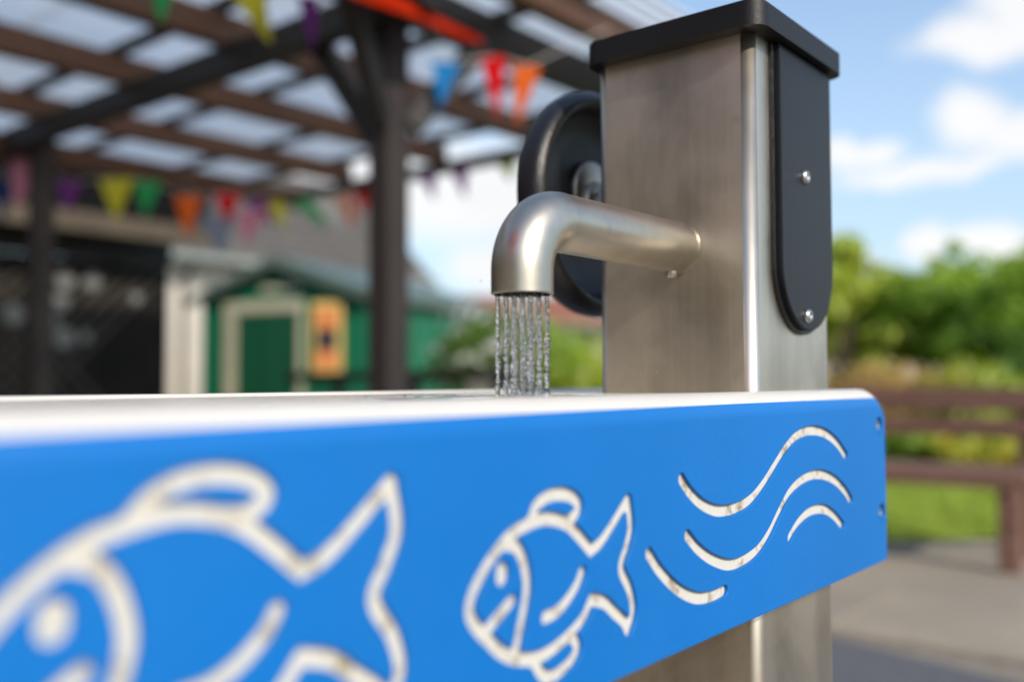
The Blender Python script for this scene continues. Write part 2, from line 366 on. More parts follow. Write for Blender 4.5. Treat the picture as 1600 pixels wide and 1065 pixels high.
# grass blades
N = 60000
px_ = RNG.uniform(4.7, 10.5, N*2); py_ = RNG.uniform(-2.5, 5.5, N*2)
keep = np.array([inside(LAWN, a, b_) for a, b_ in zip(px_, py_)]); px_, py_ = px_[keep][:N], py_[keep][:N]; n_ = len(px_)
a_ = RNG.uniform(0, 6.283, n_); h_ = RNG.uniform(.02, .05, n_); ww = .004+.003*RNG.random(n_)
lx, ly = RNG.normal(0, .014, n_), RNG.normal(0, .014, n_)
VV = np.empty((n_, 3, 3)); VV[:, 0] = np.c_[px_-np.cos(a_)*ww, py_-np.sin(a_)*ww, np.full(n_, .014)]; VV[:, 1] = np.c_[px_+np.cos(a_)*ww, py_+np.sin(a_)*ww, np.full(n_, .014)]
VV[:, 2] = np.c_[px_+lx, py_+ly, .014+h_]
def fast_mesh(name, verts, nper):
    k = len(verts)//nper; me = bpy.data.meshes.new(name); me.vertices.add(len(verts)); me.vertices.foreach_set('co', np.asarray(verts, dtype=np.float32).ravel())
    me.loops.add(len(verts)); me.loops.foreach_set('vertex_index', np.arange(len(verts), dtype=np.int32))
    me.polygons.add(k); me.polygons.foreach_set('loop_start', np.arange(0, len(verts), nper, dtype=np.int32)); me.update(calc_edges=True); return me
g = link('grass', fast_mesh('grass', VV.reshape(-1, 3), 3), None, M['blade'], kind='stuff')
tag(g, 'short bright green lawn grass behind the brown bench', 'grass')

# ------------------------------------------------------------------ vegetation
def leaf_mesh(name, centers, radii, n, size, flat=.75, fill=.55):
    """n leaf quads in a union of clump ellipsoids"""
    centers = np.array(centers); radii = np.array(radii, float); p = radii**2; p /= p.sum()
    k = RNG.choice(len(centers), n, p=p)
    d = RNG.normal(size=(n, 3)); d /= np.linalg.norm(d, axis=1)[:, None]
    rr = radii[k]*(fill+(1-fill)*RNG.random(n)**.5)*(1+.18*RNG.normal(size=n)*.6)
    ctr = centers[k]+d*rr[:, None]*np.array([1, 1, flat])
    u_ = RNG.normal(size=(n, 3)); u_ = u_-d*(u_*d).sum(1)[:, None]*.6; u_ /= np.linalg.norm(u_, axis=1)[:, None]
    v_ = np.cross(u_, d+RNG.normal(size=(n, 3))*.5); v_ /= np.linalg.norm(v_, axis=1)[:, None]
    s = size*RNG.uniform(.6, 1.3, n)[:, None]
    q_ = np.stack([ctr-u_*s, ctr-v_*s*.5, ctr+u_*s, ctr+v_*s*.5], 1)
    return fast_mesh(name, q_.reshape(-1, 3), 4)
def tree(x, y, ht, rad, label, cat='tree', lm='leaf', n=5200, size=.07, name='leafy_tree', base=.45, clumps=26, group=None, seed=0, trunk=.07):
    rr = random.Random(seed); t_ = thing(name, label, cat, (x, y, 0), 0, group)
    cs, rs = [], []; cz = (ht+base)/2; hz = (ht-base)/2
    for i in range(clumps):
        a = rr.uniform(0, 6.283); e_ = rr.uniform(-1, 1); q_ = math.sqrt(max(0, 1-e_*e_)); k = rr.uniform(.45, .85)
        cs.append((math.cos(a)*q_*rad*k, math.sin(a)*q_*rad*k, cz+e_*hz*k)); rs.append(rr.uniform(.22, .42)*min(rad, hz*1.6))
    for i in range(clumps//4):   # sprigs that break the outline
        a = rr.uniform(0, 6.283); k = rr.uniform(.2, .95)
        cs.append((math.cos(a)*rad*k, math.sin(a)*rad*k, cz+hz*rr.uniform(.55, 1.12)*(1-.35*k))); rs.append(rr.uniform(.08, .16)*rad)
    link('crown', leaf_mesh('crown', cs, rs, n, size), t_, M[lm])
    pts = [(0, 0, 0), (rr.uniform(-.05, .05), rr.uniform(-.05, .05), base*.6), (rr.uniform(-.1, .1), rr.uniform(-.1, .1), cz)]
    link('trunk', tube_mesh('trunk', pts, [trunk, trunk*.8, trunk*.4], 8), t_, M['bark'], True)
    for i in range(4):
        c1 = cs[i]; link('limb', tube_mesh('limb', [pts[1], (c1[0]*.5, c1[1]*.5, (pts[1][2]+c1[2])/2+.1), c1], [trunk*.5, trunk*.35, trunk*.12], 6), t_, M['bark'], True)
    return t_
def bush(x, y, ht, rad, label, lm, n=1500, size=.05, cat='shrub', name='shrub', flowers=None, nf=0, fs=.05, group=None, seed=0):
    rr = random.Random(seed); t_ = thing(name, label, cat, (x, y, 0), 0, group); cs, rs = [], []
    for i in range(12):
        a = rr.uniform(0, 6.283); k = rr.uniform(0, .75); cs.append((math.cos(a)*rad*k, math.sin(a)*rad*k, ht*rr.uniform(.3, .75))); rs.append(ht*rr.uniform(.22, .34))
    link('foliage', leaf_mesh('foliage', cs, rs, n, size), t_, M[lm])
    for i in range(3):
        a = rr.uniform(0, 6.283); link('stem', tube_mesh('stem', [(0, 0, 0), (math.cos(a)*rad*.3, math.sin(a)*rad*.3, ht*.5)], [.02, .008], 6), t_, M['bark'], True)
    if flowers: link('blossom', leaf_mesh('blossom', cs, [r*1.08 for r in rs], nf, fs, .9, .96), t_, M[flowers], kind='stuff')
    return t_
def dpt(px, py, d):   # a point of the site from bearing and distance (metres along the view axis)
    v = (fwd + rt*((px-800)/F) - up*((py-532.5)/F))*d; return v.x, v.y, v.z+CZ
TT = [(1318, 12.0, 2.75, .75, 'leaf_lime', 'slim lime green tree just right of the steel column, taller than its neighbours'),
      (1385, 12.6, 2.35, .95, 'leaf_lime', 'round green tree second in the row right of the steel column'),
      (1470, 12.0, 2.45, 1.05, 'leaf', 'broad bright green tree in the middle of the row behind the bench'),
      (1560, 11.4, 2.50, 1.05, 'leaf', 'broad green tree at the right of the row, above yellow flowers'),
      (1650, 10.6, 2.45, 1.1, 'leaf', 'green tree at the far right edge behind the bench')]
for i, (px, d, h, r, lm, lb) in enumerate(TT):
    x, y, _ = dpt(px, 560, d); tree(x, y, h, r, lb, lm=lm, n=6000, size=.062, seed=11+i, base=.45 if i == 0 else .95 if i < 3 else .75, group='trees in a row behind the bench')
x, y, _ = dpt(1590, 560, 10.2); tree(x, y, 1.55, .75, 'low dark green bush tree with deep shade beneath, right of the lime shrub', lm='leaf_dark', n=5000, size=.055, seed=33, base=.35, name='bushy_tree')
BB = [(1325, 10.6, 1.05, .5, 'leaf_rust', None, 0, 'rusty orange shrub beside the steel column below the lime tree'),
      (1395, 10.4, 1.10, .5, 'leaf_rust', None, 0, 'russet shrub left of the golden one behind the bench'),
      (1450, 10.0, 1.10, .55, 'leaf_gold', None, 0, 'golden yellow shrub behind the top rail of the bench'),
      (1535, 9.6, 1.22, .5, 'leaf_lime', None, 0, 'lime green shrub under the dark bush tree'),
      (1400, 9.4, .48, .5, 'leaf', None, 0, 'low green plant seen between the bench rails at the left'),
      (1462, 9.3, .42, .45, 'leaf_lime', 'petal_yellow', 160, 'low lime plant with a few yellow blooms between the bench rails'),
      (1520, 9.1, .44, .5, 'leaf_lime', 'petal_yellow', 700, 'low plant thick with yellow blooms, middle of the flower bed'),
      (1582, 9.0, .42, .45, 'leaf_lime', 'petal_yellow', 650, 'low plant thick with yellow blooms next to the bench upright'),
      (1650, 8.9, .42, .45, 'leaf', 'petal_yellow', 300, 'low plant with yellow blooms beyond the bench upright')]
for i, (px, d, h, r, lm, fl, nf, lb) in enumerate(BB):
    x, y, _ = dpt(px, 640, d); bush(x, y, h, r, lb, lm, 1700, .045, flowers=fl, nf=nf, fs=.035, seed=50+i, group='shrubs of the garden border')
sheet('flower_bed', [dpt(1180, 650, 9.3)[:2], dpt(1750, 650, 8.4)[:2], dpt(1800, 640, 11.0)[:2], dpt(1150, 640, 11.5)[:2]], .030, M['earth'])
# plants seen between the pergola post and the steel column
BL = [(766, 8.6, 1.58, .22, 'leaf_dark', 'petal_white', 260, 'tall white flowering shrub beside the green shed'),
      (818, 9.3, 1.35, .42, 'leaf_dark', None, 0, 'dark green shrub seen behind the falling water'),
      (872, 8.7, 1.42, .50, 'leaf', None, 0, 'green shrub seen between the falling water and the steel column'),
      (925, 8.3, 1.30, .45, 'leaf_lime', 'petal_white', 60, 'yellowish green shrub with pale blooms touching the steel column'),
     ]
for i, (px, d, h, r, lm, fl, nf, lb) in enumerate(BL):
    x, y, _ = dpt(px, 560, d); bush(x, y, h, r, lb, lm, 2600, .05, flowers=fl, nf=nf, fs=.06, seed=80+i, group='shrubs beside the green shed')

# ------------------------------------------------------------------ far houses
def house(name, label, x, y, L, W_, eave, ridge, rz, wall, roof, nwin=3):
    t_ = thing(name, label, 'house', (x, y, 0), rz)
    box('wall', (0, 0, 0), (L, W_, eave), wall, t_, .02)
    V = [(-.3, -.35, eave-.05), (L+.3, -.35, eave-.05), (L+.3, W_+.35, eave-.05), (-.3, W_+.35, eave-.05), (.0, W_/2, ridge), (L, W_/2, ridge)]
    link('roof', pyd('roof', V, [(0, 1, 5, 4), (2, 3, 4, 5), (1, 2, 5), (3, 0, 4), (3, 2, 1, 0)]), t_, roof)
    box('gutter', (-.32, -.45, eave-.12), (L+.32, -.352, eave-.02), M['gutter'], t_, .01)
    for i in range(nwin):
        cx = L*(i+.5)/nwin
        f = box('window', (cx-.6, -.05, eave*.42), (cx+.6, -.002, eave*.84), M['cream_frame'], t_, .01)
        box('pane', (cx-.52, -.06, eave*.46), (cx-.04, -.052, eave*.80), M['window_dark'], f, 0); box('pane', (cx+.04, -.06, eave*.46), (cx+.52, -.052, eave*.80), M['window_dark'], f, 0)
    box('chimney', (L*.25, W_/2-.3, ridge-.5), (L*.25+.6, W_/2+.3, ridge+.5), M['terracotta'], t_, .02) if nwin > 3 else None
    return t_
house('brick_roofed_house', 'low house with a red brown tiled roof far behind the falling water', 19.2, 18.5, 8, 6, 2.45, 3.5, R(-50), M['house_wall'], M['terracotta'], 3)
house('pale_house', 'pale cream house far off below the tree crowns by the bench', 27, 12.5, 9, 6, 2.2, 2.6, R(-70), M['house_wall'], M['terracotta'], 4)

# white building behind the shed
t_ = thing('cream_building', 'cream rendered building with grey tiled hipped roof behind the green shed', 'building', (7.43, 12.5, 0))
box('wall', (0, 0, 0), (4.95, 3.6, 2.72), M['render'], t_, .02)
V = [(-.15, -.35, 2.70), (5.15, -.35, 2.70), (5.15, 3.95, 2.70), (-.15, 3.95, 2.70), (2.9, 1.8, 4.65), (5.15, 1.8, 4.65)]
rf = link('roof', pyd('roof', V, [(0, 1, 5, 4), (2, 3, 4, 5), (1, 2, 5), (3, 0, 4), (3, 2, 1, 0)]), t_, M['slate'])
for i in range(13):   # tile courses
    k = i/13; a = Vector(V[0]).lerp(Vector(V[4]), k); b_ = Vector(V[1]).lerp(Vector(V[5]), k)
    bm = bmesh.new(); vs = [bm.verts.new(p) for p in (a+Vector((0, -.01, .035)), b_+Vector((0, -.01, .035)))]
    a2 = Vector(V[0]).lerp(Vector(V[4]), k+1/13.2); b2 = Vector(V[1]).lerp(Vector(V[5]), k+1/13.2)
    vs += [bm.verts.new(p) for p in (b2+Vector((0, 0, .008)), a2+Vector((0, 0, .008)))]; bm.faces.new(vs)
    v2 = [bm.verts.new(p) for p in (a, b_)]; bm.faces.new((v2[0], v2[1], vs[1], vs[0]))
    link('tile_course', bmesh_of('tile_course', bm), rf, M['slate'])
box('gutter', (-.2, -.47, 2.58), (5.18, -.352, 2.69), M['gutter'], t_, .02)
link('downpipe', tube_mesh('downpipe', [(.25, -.06, 0), (.25, -.06, 2.35), (.25, -.38, 2.6)], .035, 10), t_, M['black_plastic'], True)

# dark play shelter at the left
t_ = thing('dark_shelter', 'dark open shelter with tan fascia board and black wall at the left', 'shelter', (0, 8.8, 0))
x0, x1 = -6.0, 5.33
for k in range(38):
    a = x0+(x1-x0)*k/38; box('wall_board', (a, .10+random.uniform(0, .006), 0), (a+(x1-x0)/38-.008, .13+random.uniform(0, .006), 2.02), M['black_wall'], t_, .003, 1)
box('side_wall', (x1-.03, .135, 0), (x1, 3.4, 2.02), M['black_wall'], t_, .003)
box('fascia', (x0, -.45, 2.20), (x1+.12, -.41, 2.385), M['fascia'], t_, .006)
box('roof_edge', (x0, -.44, 2.387), (x1+.12, -.40, 2.76), M['felt'], t_, .006)
V = [(x0, -.47, 2.80), (x1+.14, -.47, 2.80), (x1+.14, 3.5, 3.0), (x0, 3.5, 3.0), (x0, -.398, 2.765), (x1+.14, -.398, 2.765), (x1+.14, 3.5, 2.9), (x0, 3.5, 2.9)]
link('roof', pyd('roof', V, [(0, 1, 2, 3), (7, 6, 5, 4), (0, 4, 5, 1), (1, 5, 6, 2), (2, 6, 7, 3), (3, 7, 4, 0)]), t_, M['felt'])
box('wall_plate', (x0, .06, 2.03), (x1, .16, 2.63), M['girder'], t_, .004)
la = bmesh.new()
for s_ in (1, -1):
    k = x0-1
    while k < x1+1:
        aL = max(x0, min(x1, k)); a_x, b_x = k, k+s_*1.9
        z_a, z_b = .05, 1.95
        if x0 <= min(a_x, b_x) and max(a_x, b_x) <= x1:
            d = Vector((b_x-a_x, 0, z_b-z_a)); L = d.length; ang = math.atan2(d.z, d.x)
            mx = Matrix.Translation((a_x, .085-.012*(s_ > 0), z_a)) @ Matrix.Rotation(-ang, 4, 'Y')
            add_box(la, (0, -.005, -.014), (L, .005, .014), 0, 1, mx)
        k += .17
link('lattice', bmesh_of('lattice', la), t_, M['lattice'], kind='stuff')
for (x, z, r) in [(3.78, 1.46, .10), (4.24, 1.80, .09), (4.50, 1.81, .085), (4.20, 1.58, .085), (4.12, 1.42, .075), (4.24, 1.26, .10), (4.44, 1.28, .06), (3.45, .98, .09), (4.0, 1.72, .07), (4.95, 1.68, .06)]:
    link('paint_spot', lathe('paint_spot', [(.0005, -.006), (r*.9, -.006), (r, 0.0)], 14, (0, 1, 0), (x, .068, z)), t_, M['splat'])

# ------------------------------------------------------------------ green shed
SHX, SHY, SHR = 6.64, 10.33, R(14.4)
t_ = thing('green_shed', 'green metal garden shed with cream framed door and shallow gable', 'shed', (SHX, SHY, 0), SHR)
SW, SD, EV, AP = 2.38, 3.0, 1.86, 2.27      # width along -y, depth along +x
def shed_strip(name, y0, y1, x=0., par=None, mt='green_wall', z0=0.03):
    f = lambda y: EV+(AP-EV)*(1-abs((-y)-SW/2)/(SW/2))
    V = [(x, y0, z0), (x, y1, z0), (x, y1, f(y1)-.03), (x, y0, f(y0)-.03), (x+.02, y0, z0), (x+.02, y1, z0), (x+.02, y1, f(y1)-.03), (x+.02, y0, f(y0)-.03)]
    return link(name, pyd(name, V, [(0, 1, 2, 3), (7, 6, 5, 4), (0, 4, 5, 1), (1, 5, 6, 2), (2, 6, 7, 3), (3, 7, 4, 0)]), par or t_, M[mt])
nb = 16
for i in range(nb): shed_strip('wall_panel', -SW*i/nb-.004, -SW*(i+1)/nb+.004, 0.0 if i % 2 else -.012)
for i in range(18):
    a = SD*i/18; box('side_panel', (a+.004, -SW-(.0 if i % 2 else .012), .03), (a+SD/18-.004, -SW+.02, EV-.02), M['green_wall'], t_, 0)
box('back_wall', (SD-.02, -SW+.022, .03), (SD, -.004, EV), M['green_wall'], t_, 0)
box('far_wall', (0.022, -.02, .03), (SD-.022, 0, EV-.02), M['green_wall'], t_, 0)
DY0, DY1 = -.56, -1.48
dr = box('door', (-.045, DY1+.004, .05), (-.018, DY0-.004, 1.66), M['green_door'], t_, .004)
for i in range(6): yy = DY1+(DY0-DY1)*(i+.5)/6; box('door_rib', (-.053, yy-.015, .08), (-.046, yy+.015, 1.62), M['green_door'], dr, .002)
box('handle', (-.075, DY1+.08, .86), (-.054, DY1+.11, 1.0), M['screw'], dr, .003)
for y in (DY0, DY1): box('door_frame', (-.06, y-.055 if y == DY1 else y-.002, .03), (-.015, y+.002 if y == DY1 else y+.17, 1.78), M['cream_frame'], t_, .004)
box('door_lintel', (-.062, DY1-.06, 1.662), (-.016, DY0+.18, 1.80), M['cream_frame'], t_, .004)
box('gable_vent', (-.03, -SW/2-.28, 1.90), (-.014, -SW/2+.28, 1.98), M['cream_frame'], t_, .003)
for s_ in (1, -1):
    yE = 0.12 if s_ > 0 else -SW-.12
    dz = (AP-EV)*(.12/(SW/2))
    V = [(-.14, yE, EV-dz), (SD+.1, yE, EV-dz), (SD+.1, -SW/2, AP), (-.14, -SW/2, AP)]; V += [(a, b_, c_+.05) for a, b_, c_ in V]
    link('roof', pyd('roof', V, [(0, 1, 2, 3), (7, 6, 5, 4), (0, 4, 5, 1), (1, 5, 6, 2), (2, 6, 7, 3), (3, 7, 4, 0)]), t_, M['green_roof'])
    beam('barge_board', (-.16, yE, EV-dz-.02), (-.16, -SW/2, AP-.02), .025, .11, M['green_roof'], t_, .003)
box('eave_trim', (-.14, -SW-.145, EV-.10), (SD+.1, -SW-.122, EV-.01), M['green_roof'], t_, .003)
# poster on the shed
t_ = thing('poster_board', 'yellow poster board with orange bands and a dark picture on the green shed', 'poster', (SHX+.05*0+math.sin(SHR)*1.9-.045, SHY-math.cos(SHR)*1.9, 1.33), SHR)
box('board', (-.02, -.20, -.47), (0, .20, .43), M['yellow_card'], t_, .006)
box('upper_band', (-.024, -.165, .12), (-.0215, .165, .36), M['orange_card'], t_, 0)
box('picture', (-.026, -.14, -.13), (-.0215, .14, .115), M['dark_print'], t_, 0)
box('lower_band', (-.024, -.165, -.34), (-.0215, .165, -.14), M['orange_card'], t_, 0)

# ------------------------------------------------------------------ low fence, cream box
t_ = thing('low_timber_fence', 'low dark timber fence with two rails in front of the green shed', 'fence', (5.1, 4.28, 0))
for i in range(3): box('fence_post', (-.04, i*.85-.04, 0), (.04, i*.85+.04, .93), M['post'], t_, .006)
box('rail', (-.065, -.2, .845), (-.042, 2.3, .925), M['post'], t_, .004); box('rail', (-.065, -.2, .45), (-.042, 2.3, .53), M['post'], t_, .004)
x, y, _ = dpt(766, 600, 7.6)
t_ = thing('cream_planter', 'cream planter box between the low fence and the falling water', 'planter', (x, y, 0), R(-50))
box('tub', (-.17, -.12, .0), (.17, .12, .80), M['cream_frame'], t_, .01); box('rim', (-.19, -.14, .80), (.19, .14, .85), M['cream_frame'], t_, .01)

# ------------------------------------------------------------------ bench
t_ = thing('timber_bench', 'reddish brown slatted park bench standing at the edge of the lawn', 'bench', (5.02, 0, 0))
Y0, Y1 = .93, 2.75
for z0, z1 in ((.70, .812), (.575, .665)):
    o = box('back_slat', (0, Y0-.05, z0), (.035, Y1+.05, z1), M['bench'], t_, .008)
for i in range(4): box('seat_slat', (-.42+i*.105, Y0-.04, .405), (-.42+i*.105+.09, Y1+.04, .44), M['bench'], t_, .006)
for y in (Y0, (Y0+Y1)/2, Y1-.09):
    box('leg', (.036, y, 0), (.115, y+.09, .80), M['bench'], t_, .008); box('leg', (-.40, y, 0), (-.32, y+.09, .36), M['bench'], t_, .008)
    box('seat_bearer', (-.42, y+.02, .362), (.036, y+.07, .403), M['bench'], t_, .004)
box('front_rail', (-.445, Y0, .372), (-.422, Y1, .430), M['bench'], t_, .004)

# ------------------------------------------------------------------ pergola
t_ = thing('timber_pergola', 'dark timber pergola roofed with clear corrugated plastic sheets', 'pergola', (0, 0, 0))
GZ0, GZ1 = 2.28, 2.42
for x in (2.69, .35, -2.0):
    for y in (2.85, 5.95): box('post', (x-.06, y-.06, 0), (x+.06, y+.06, 2.44), M['post'], t_, .006)
    box('girder', (x-.15, 2.50, GZ0), (x-.062, 7.6, GZ1), M['girder'], t_, .005)
for y in (5.95,): box('post', (4.39, y-.06, 0), (4.51, y+.06, 2.26), M['post'], t_, .006) if False else None
box('girder', (4.84, 2.1, 2.31), (4.90, 6.5, 2.395), M['girder'], t_, .005)
box('side_girder', (-3.0, 2.60, 2.262), (4.50, 2.70, 2.44), M['girder'], t_, .005) if False else None
for y, mt, a, b_ in ((2.42, 'rafter', 2.435, 2.54), (2.62, 'girder', 2.30, 2.54), (3.80, 'rafter', 2.435, 2.54), (4.70, 'rafter', 2.435, 2.54), (5.72, 'rafter', 2.435, 2.54), (6.2, 'rafter', 2.30, 2.54)):
    if y == 2.62:
        box('rafter', (-3.0, 2.69, 2.30), (4.97, 2.785, 2.475), M['girder'], t_, .005)
    else: box('rafter', (-3.0, y-.045, 2.405 if y < 5.9 else 2.25), (4.97, y+.045, 2.55 if y < 5.9 else 2.40), M[mt], t_, .005)
for x in (-2.6, -1.8, -.95, -.1, .72, 1.62, 2.50, 3.42, 4.22, 4.88):
    box('purlin', (x-.03, 2.25, 2.552), (x+.03, 7.3, 2.60), M['girder'], t_, .003)
def brace(a, b_): beam('brace', a, b_, .07, .10, M['girder'], t_, .004)
for x in (2.69, .35, -2.0):
    brace((x, 2.90, 1.84), (x-.05, 3.27, 2.36))
brace((2.76, 2.80, 1.90), (3.14, 2.62, 2.42)); brace((2.62, 2.82, 1.90), (2.24, 2.64, 2.42))
def sheet_mesh(xa, xb, ya, yb, z):
    n = int((yb-ya)/.0095); ys = np.linspace(ya, yb, n); xs = np.linspace(xa, xb, 7); V = []
    for x in xs:
        for y in ys: V.append((x, y, z+.0105*math.sin(y*2*math.pi/.076)))
    Fc = [(i*n+j, i*n+j+1, (i+1)*n+j+1, (i+1)*n+j) for i in range(6) for j in range(n-1)]
    return pyd('roof_sheet', V, Fc)
k = 0
for (xa, xb) in ((-3.0, -.4), (-.45, 2.1), (2.05, 5.02)):
    for j in range(5):
        ya = 2.2+j*1.03; link('roof_sheet', sheet_mesh(xa, xb, ya, ya+1.08, 2.612+.004*(j % 2)+.006*(k % 2)), t_, M['sheet'], True)
    k += 1

# board screen and red parasol added out of view to tint the steel's reflections
t_ = thing('added_reflection_screen', 'added unseen board screen that tints the steel reflections brown', 'screen', (-3.3, -1.5, 0))
for i in range(46): box('board', (random.uniform(-.004, .004), i*.18, .05), (.022, i*.18+.17, 2.75), M['screen'], t_, .004, 1)
for i in range(5): box('added_screen_post', (-.1, i*2.05, 0), (-.006, i*2.05+.09, 2.7), M['post'], t_, .005)
t_ = thing('added_reflection_parasol', 'added unseen red parasol that tints the spout reflection red', 'parasol', (-1.10, .75, 0))
V = [(0, 0, 2.66)]; n = 8
for rr_, zz_ in ((.32, 2.54), (.64, 2.34), (.645, 2.14)):
    for i in range(n*4):
        a = 2*math.pi*i/(n*4); sag = 1-.05*abs(math.sin(a*n/2)); V.append((rr_*sag*math.cos(a), rr_*sag*math.sin(a), zz_))
N4 = n*4; Fc = [(0, 1+i, 1+(i+1) % N4) for i in range(N4)]+[(1+k*N4+i, 1+(k+1)*N4+i, 1+(k+1)*N4+(i+1) % N4, 1+k*N4+(i+1) % N4) for k in range(2) for i in range(N4)]
link('added_parasol_canopy', pyd('added_parasol_canopy', V, Fc), t_, M['cloth_red'])
link('pole', tube_mesh('pole', [(0, 0, 0), (0, 0, 2.70)], .022, 12), t_, M['post'], True)
link('base', lathe('base', [(.24, 0), (.24, .06), (.05, .11), (.03, .2)], 24, (0, 0, 1), (0, 0, 0)), t_, M['dark_blue_grey'], True)  # base of the added unseen parasol

# ------------------------------------------------------------------ bunting
PEN = [
('A','navy',(2.580,6.250,2.114),(2.582,6.263,1.864),0.137),('A','pink',(2.672,6.127,2.247),(2.641,6.186,1.957),0.218),
('A','purple',(2.892,6.024,2.134),(2.899,6.030,1.909),0.172),('A','yellow',(3.134,5.884,2.171),(3.149,5.885,1.884),0.225),
('A','green',(3.317,5.818,2.171),(3.317,5.835,1.921),0.186),('A','orange',(3.544,5.704,2.096),(3.549,5.715,1.830),0.189),
('A','red',(3.770,5.583,2.133),(3.771,5.595,1.923),0.192),
('B','lavender',(3.954,5.995,2.059),(3.983,5.978,1.781),0.306),('B','pink',(4.171,5.884,2.109),(4.158,5.917,1.864),0.235),
('B','purple',(4.246,5.944,2.203),(4.343,5.839,2.012),0.172),('B','yellow',(4.329,5.845,2.183),(4.404,5.765,1.992),0.162),
('B','green',(4.540,5.733,2.221),(4.650,5.607,2.008),0.183),('B','white',(4.643,5.600,2.240),(4.769,5.483,1.958),0.270),
('B','orange',(4.710,5.533,2.240),(4.784,5.457,2.012),0.174),('B','red',(4.896,5.454,2.376),(4.891,5.477,2.121),0.206),
('C','green',(1.957,3.355,2.391),(1.962,3.359,2.246),0.099),('C','yellow',(2.172,3.094,2.365),(2.229,3.038,2.166),0.139),
('C','purple',(2.321,2.914,2.344),(2.340,2.904,2.121),0.085),('C','pink',(3.071,3.403,2.590),(3.095,3.383,2.448),0.093),
('D','blue',(2.813,2.640,2.152),(2.805,2.662,1.968),0.121),
('D','red',(3.007,2.558,2.211),(3.028,2.548,1.959),0.113),
('D','orange',(3.177,2.507,2.206),(3.157,2.549,1.953),0.121),
('E','purple',(4.700,4.594,2.269),(4.733,4.564,2.104),0.115),('E','purple',(4.839,4.421,2.312),(4.868,4.399,2.122),0.124),
('E','lime',(5.038,4.170,2.422),(5.063,4.152,2.236),0.177)]
STR = {'A': 'bunting string of pink, yellow, green and orange pennants before the dark shelter',
       'B': 'bunting string of tilted green, white and red pennants before the grey roof',
       'C': 'short bunting string with green, yellow and purple pennants high under the pergola roof',
       'D': 'short bunting string of blue, red and orange pennants right of the main pergola post',
       'E': 'bunting string of two purple and one lime pennant against the white cloud'}
def pennant(a, b_, wd, mt, par, curl=.02):
    a = Vector(a); b_ = Vector(b_); ax = b_-a; side = Vector((math.sin(TH+random.uniform(-.15, .15)), -math.cos(TH), 0)).normalized()
    side = (side-ax.normalized()*side.dot(ax.normalized())*.5).normalized(); nn = side.cross(ax).normalized(); V = []; n, mrow = 6, 8; ph = random.uniform(0, 6)
    for th_ in (0, .0012):
        for i in range(mrow+1):
            t__ = i/mrow; hw = wd/2*(1-t__*.93)
            for j in range(n+1):
                s = (j/n-.5)*2; V.append(a+ax*t__+side*s*hw+nn*(curl*math.sin(s*2.2+ph+t__*2.5)*(.3+t__)+th_))
    Fc = []; K = (mrow+1)*(n+1)
    for i in range(mrow):
        for j in range(n):
            q_ = (i*(n+1)+j, i*(n+1)+j+1, (i+1)*(n+1)+j+1, (i+1)*(n+1)+j); Fc.append(q_)
    return link('pennant', pyd('pennant', V[:K], Fc), par, mt, True)
for s_, lb in STR.items():
    t_ = thing('bunting', lb, 'bunting', (0, 0, 0), 0, 'bunting strings hung under the pergola')
    P_ = [p for p in PEN if p[0] == s_]; ps = [Vector(p[2]) for p in P_]
    d0 = (ps[0]-ps[1]); d0.normalize(); d1 = (ps[-1]-ps[-2]); d1.normalize()
    ends0, ends1 = {'A': ((2.62, 6.6, 2.3), (4.35, 5.40, 2.27)), 'B': ((3.75, 6.1, 2.28), (5.0, 5.2, 2.55)), 'C': ((1.75, 3.6, 2.45), (3.35, 3.25, 2.60)),
                    'D': ((2.72, 2.78, 2.50), (3.5, 2.30, 2.41)), 'E': ((4.44, 4.9, 2.30), (5.5, 3.6, 2.52))}[s_]
    path = [Vector(ends0)]+ps+[Vector(ends1)]
    link('cord', tube_mesh('cord', path, .003, 6), t_, M['cloth_white'], True)
    for p in P_: pennant(p[2], p[3], p[4], M['cloth_'+p[1]], t_, p[4]*.10).__setitem__('label', p[1]+' pennant')
t_ = thing('long_pennant', 'long orange red pennant lying along the dark pergola beam above the post', 'bunting', (0, 0, 0))
bm = bmesh.new(); a, b_ = Vector((2.15, 2.545, 2.27)), Vector((2.93, 2.55, 2.245)); rows = 10; prev = None
for i in range(rows+1):
    k = i/rows; c_ = a.lerp(b_, k); h = .050*(1-k*.85); cur = [bm.verts.new(c_+Vector((0, .010*math.sin(k*9+j), h*(j/3-.5)*2))) for j in range(4)]
    if prev:
        for j in range(3): bm.faces.new((prev[j], cur[j], cur[j+1], prev[j+1]))
    prev = cur
link('fabric', bmesh_of('fabric', bm), t_, M['cloth_flame'], True)
link('cord', tube_mesh('cord', [a+Vector((0, 0, .06)), a+Vector((-.3, 0, .08)), a+Vector((-.6, .03, .16))], .003, 6), t_, M['cloth_white'])

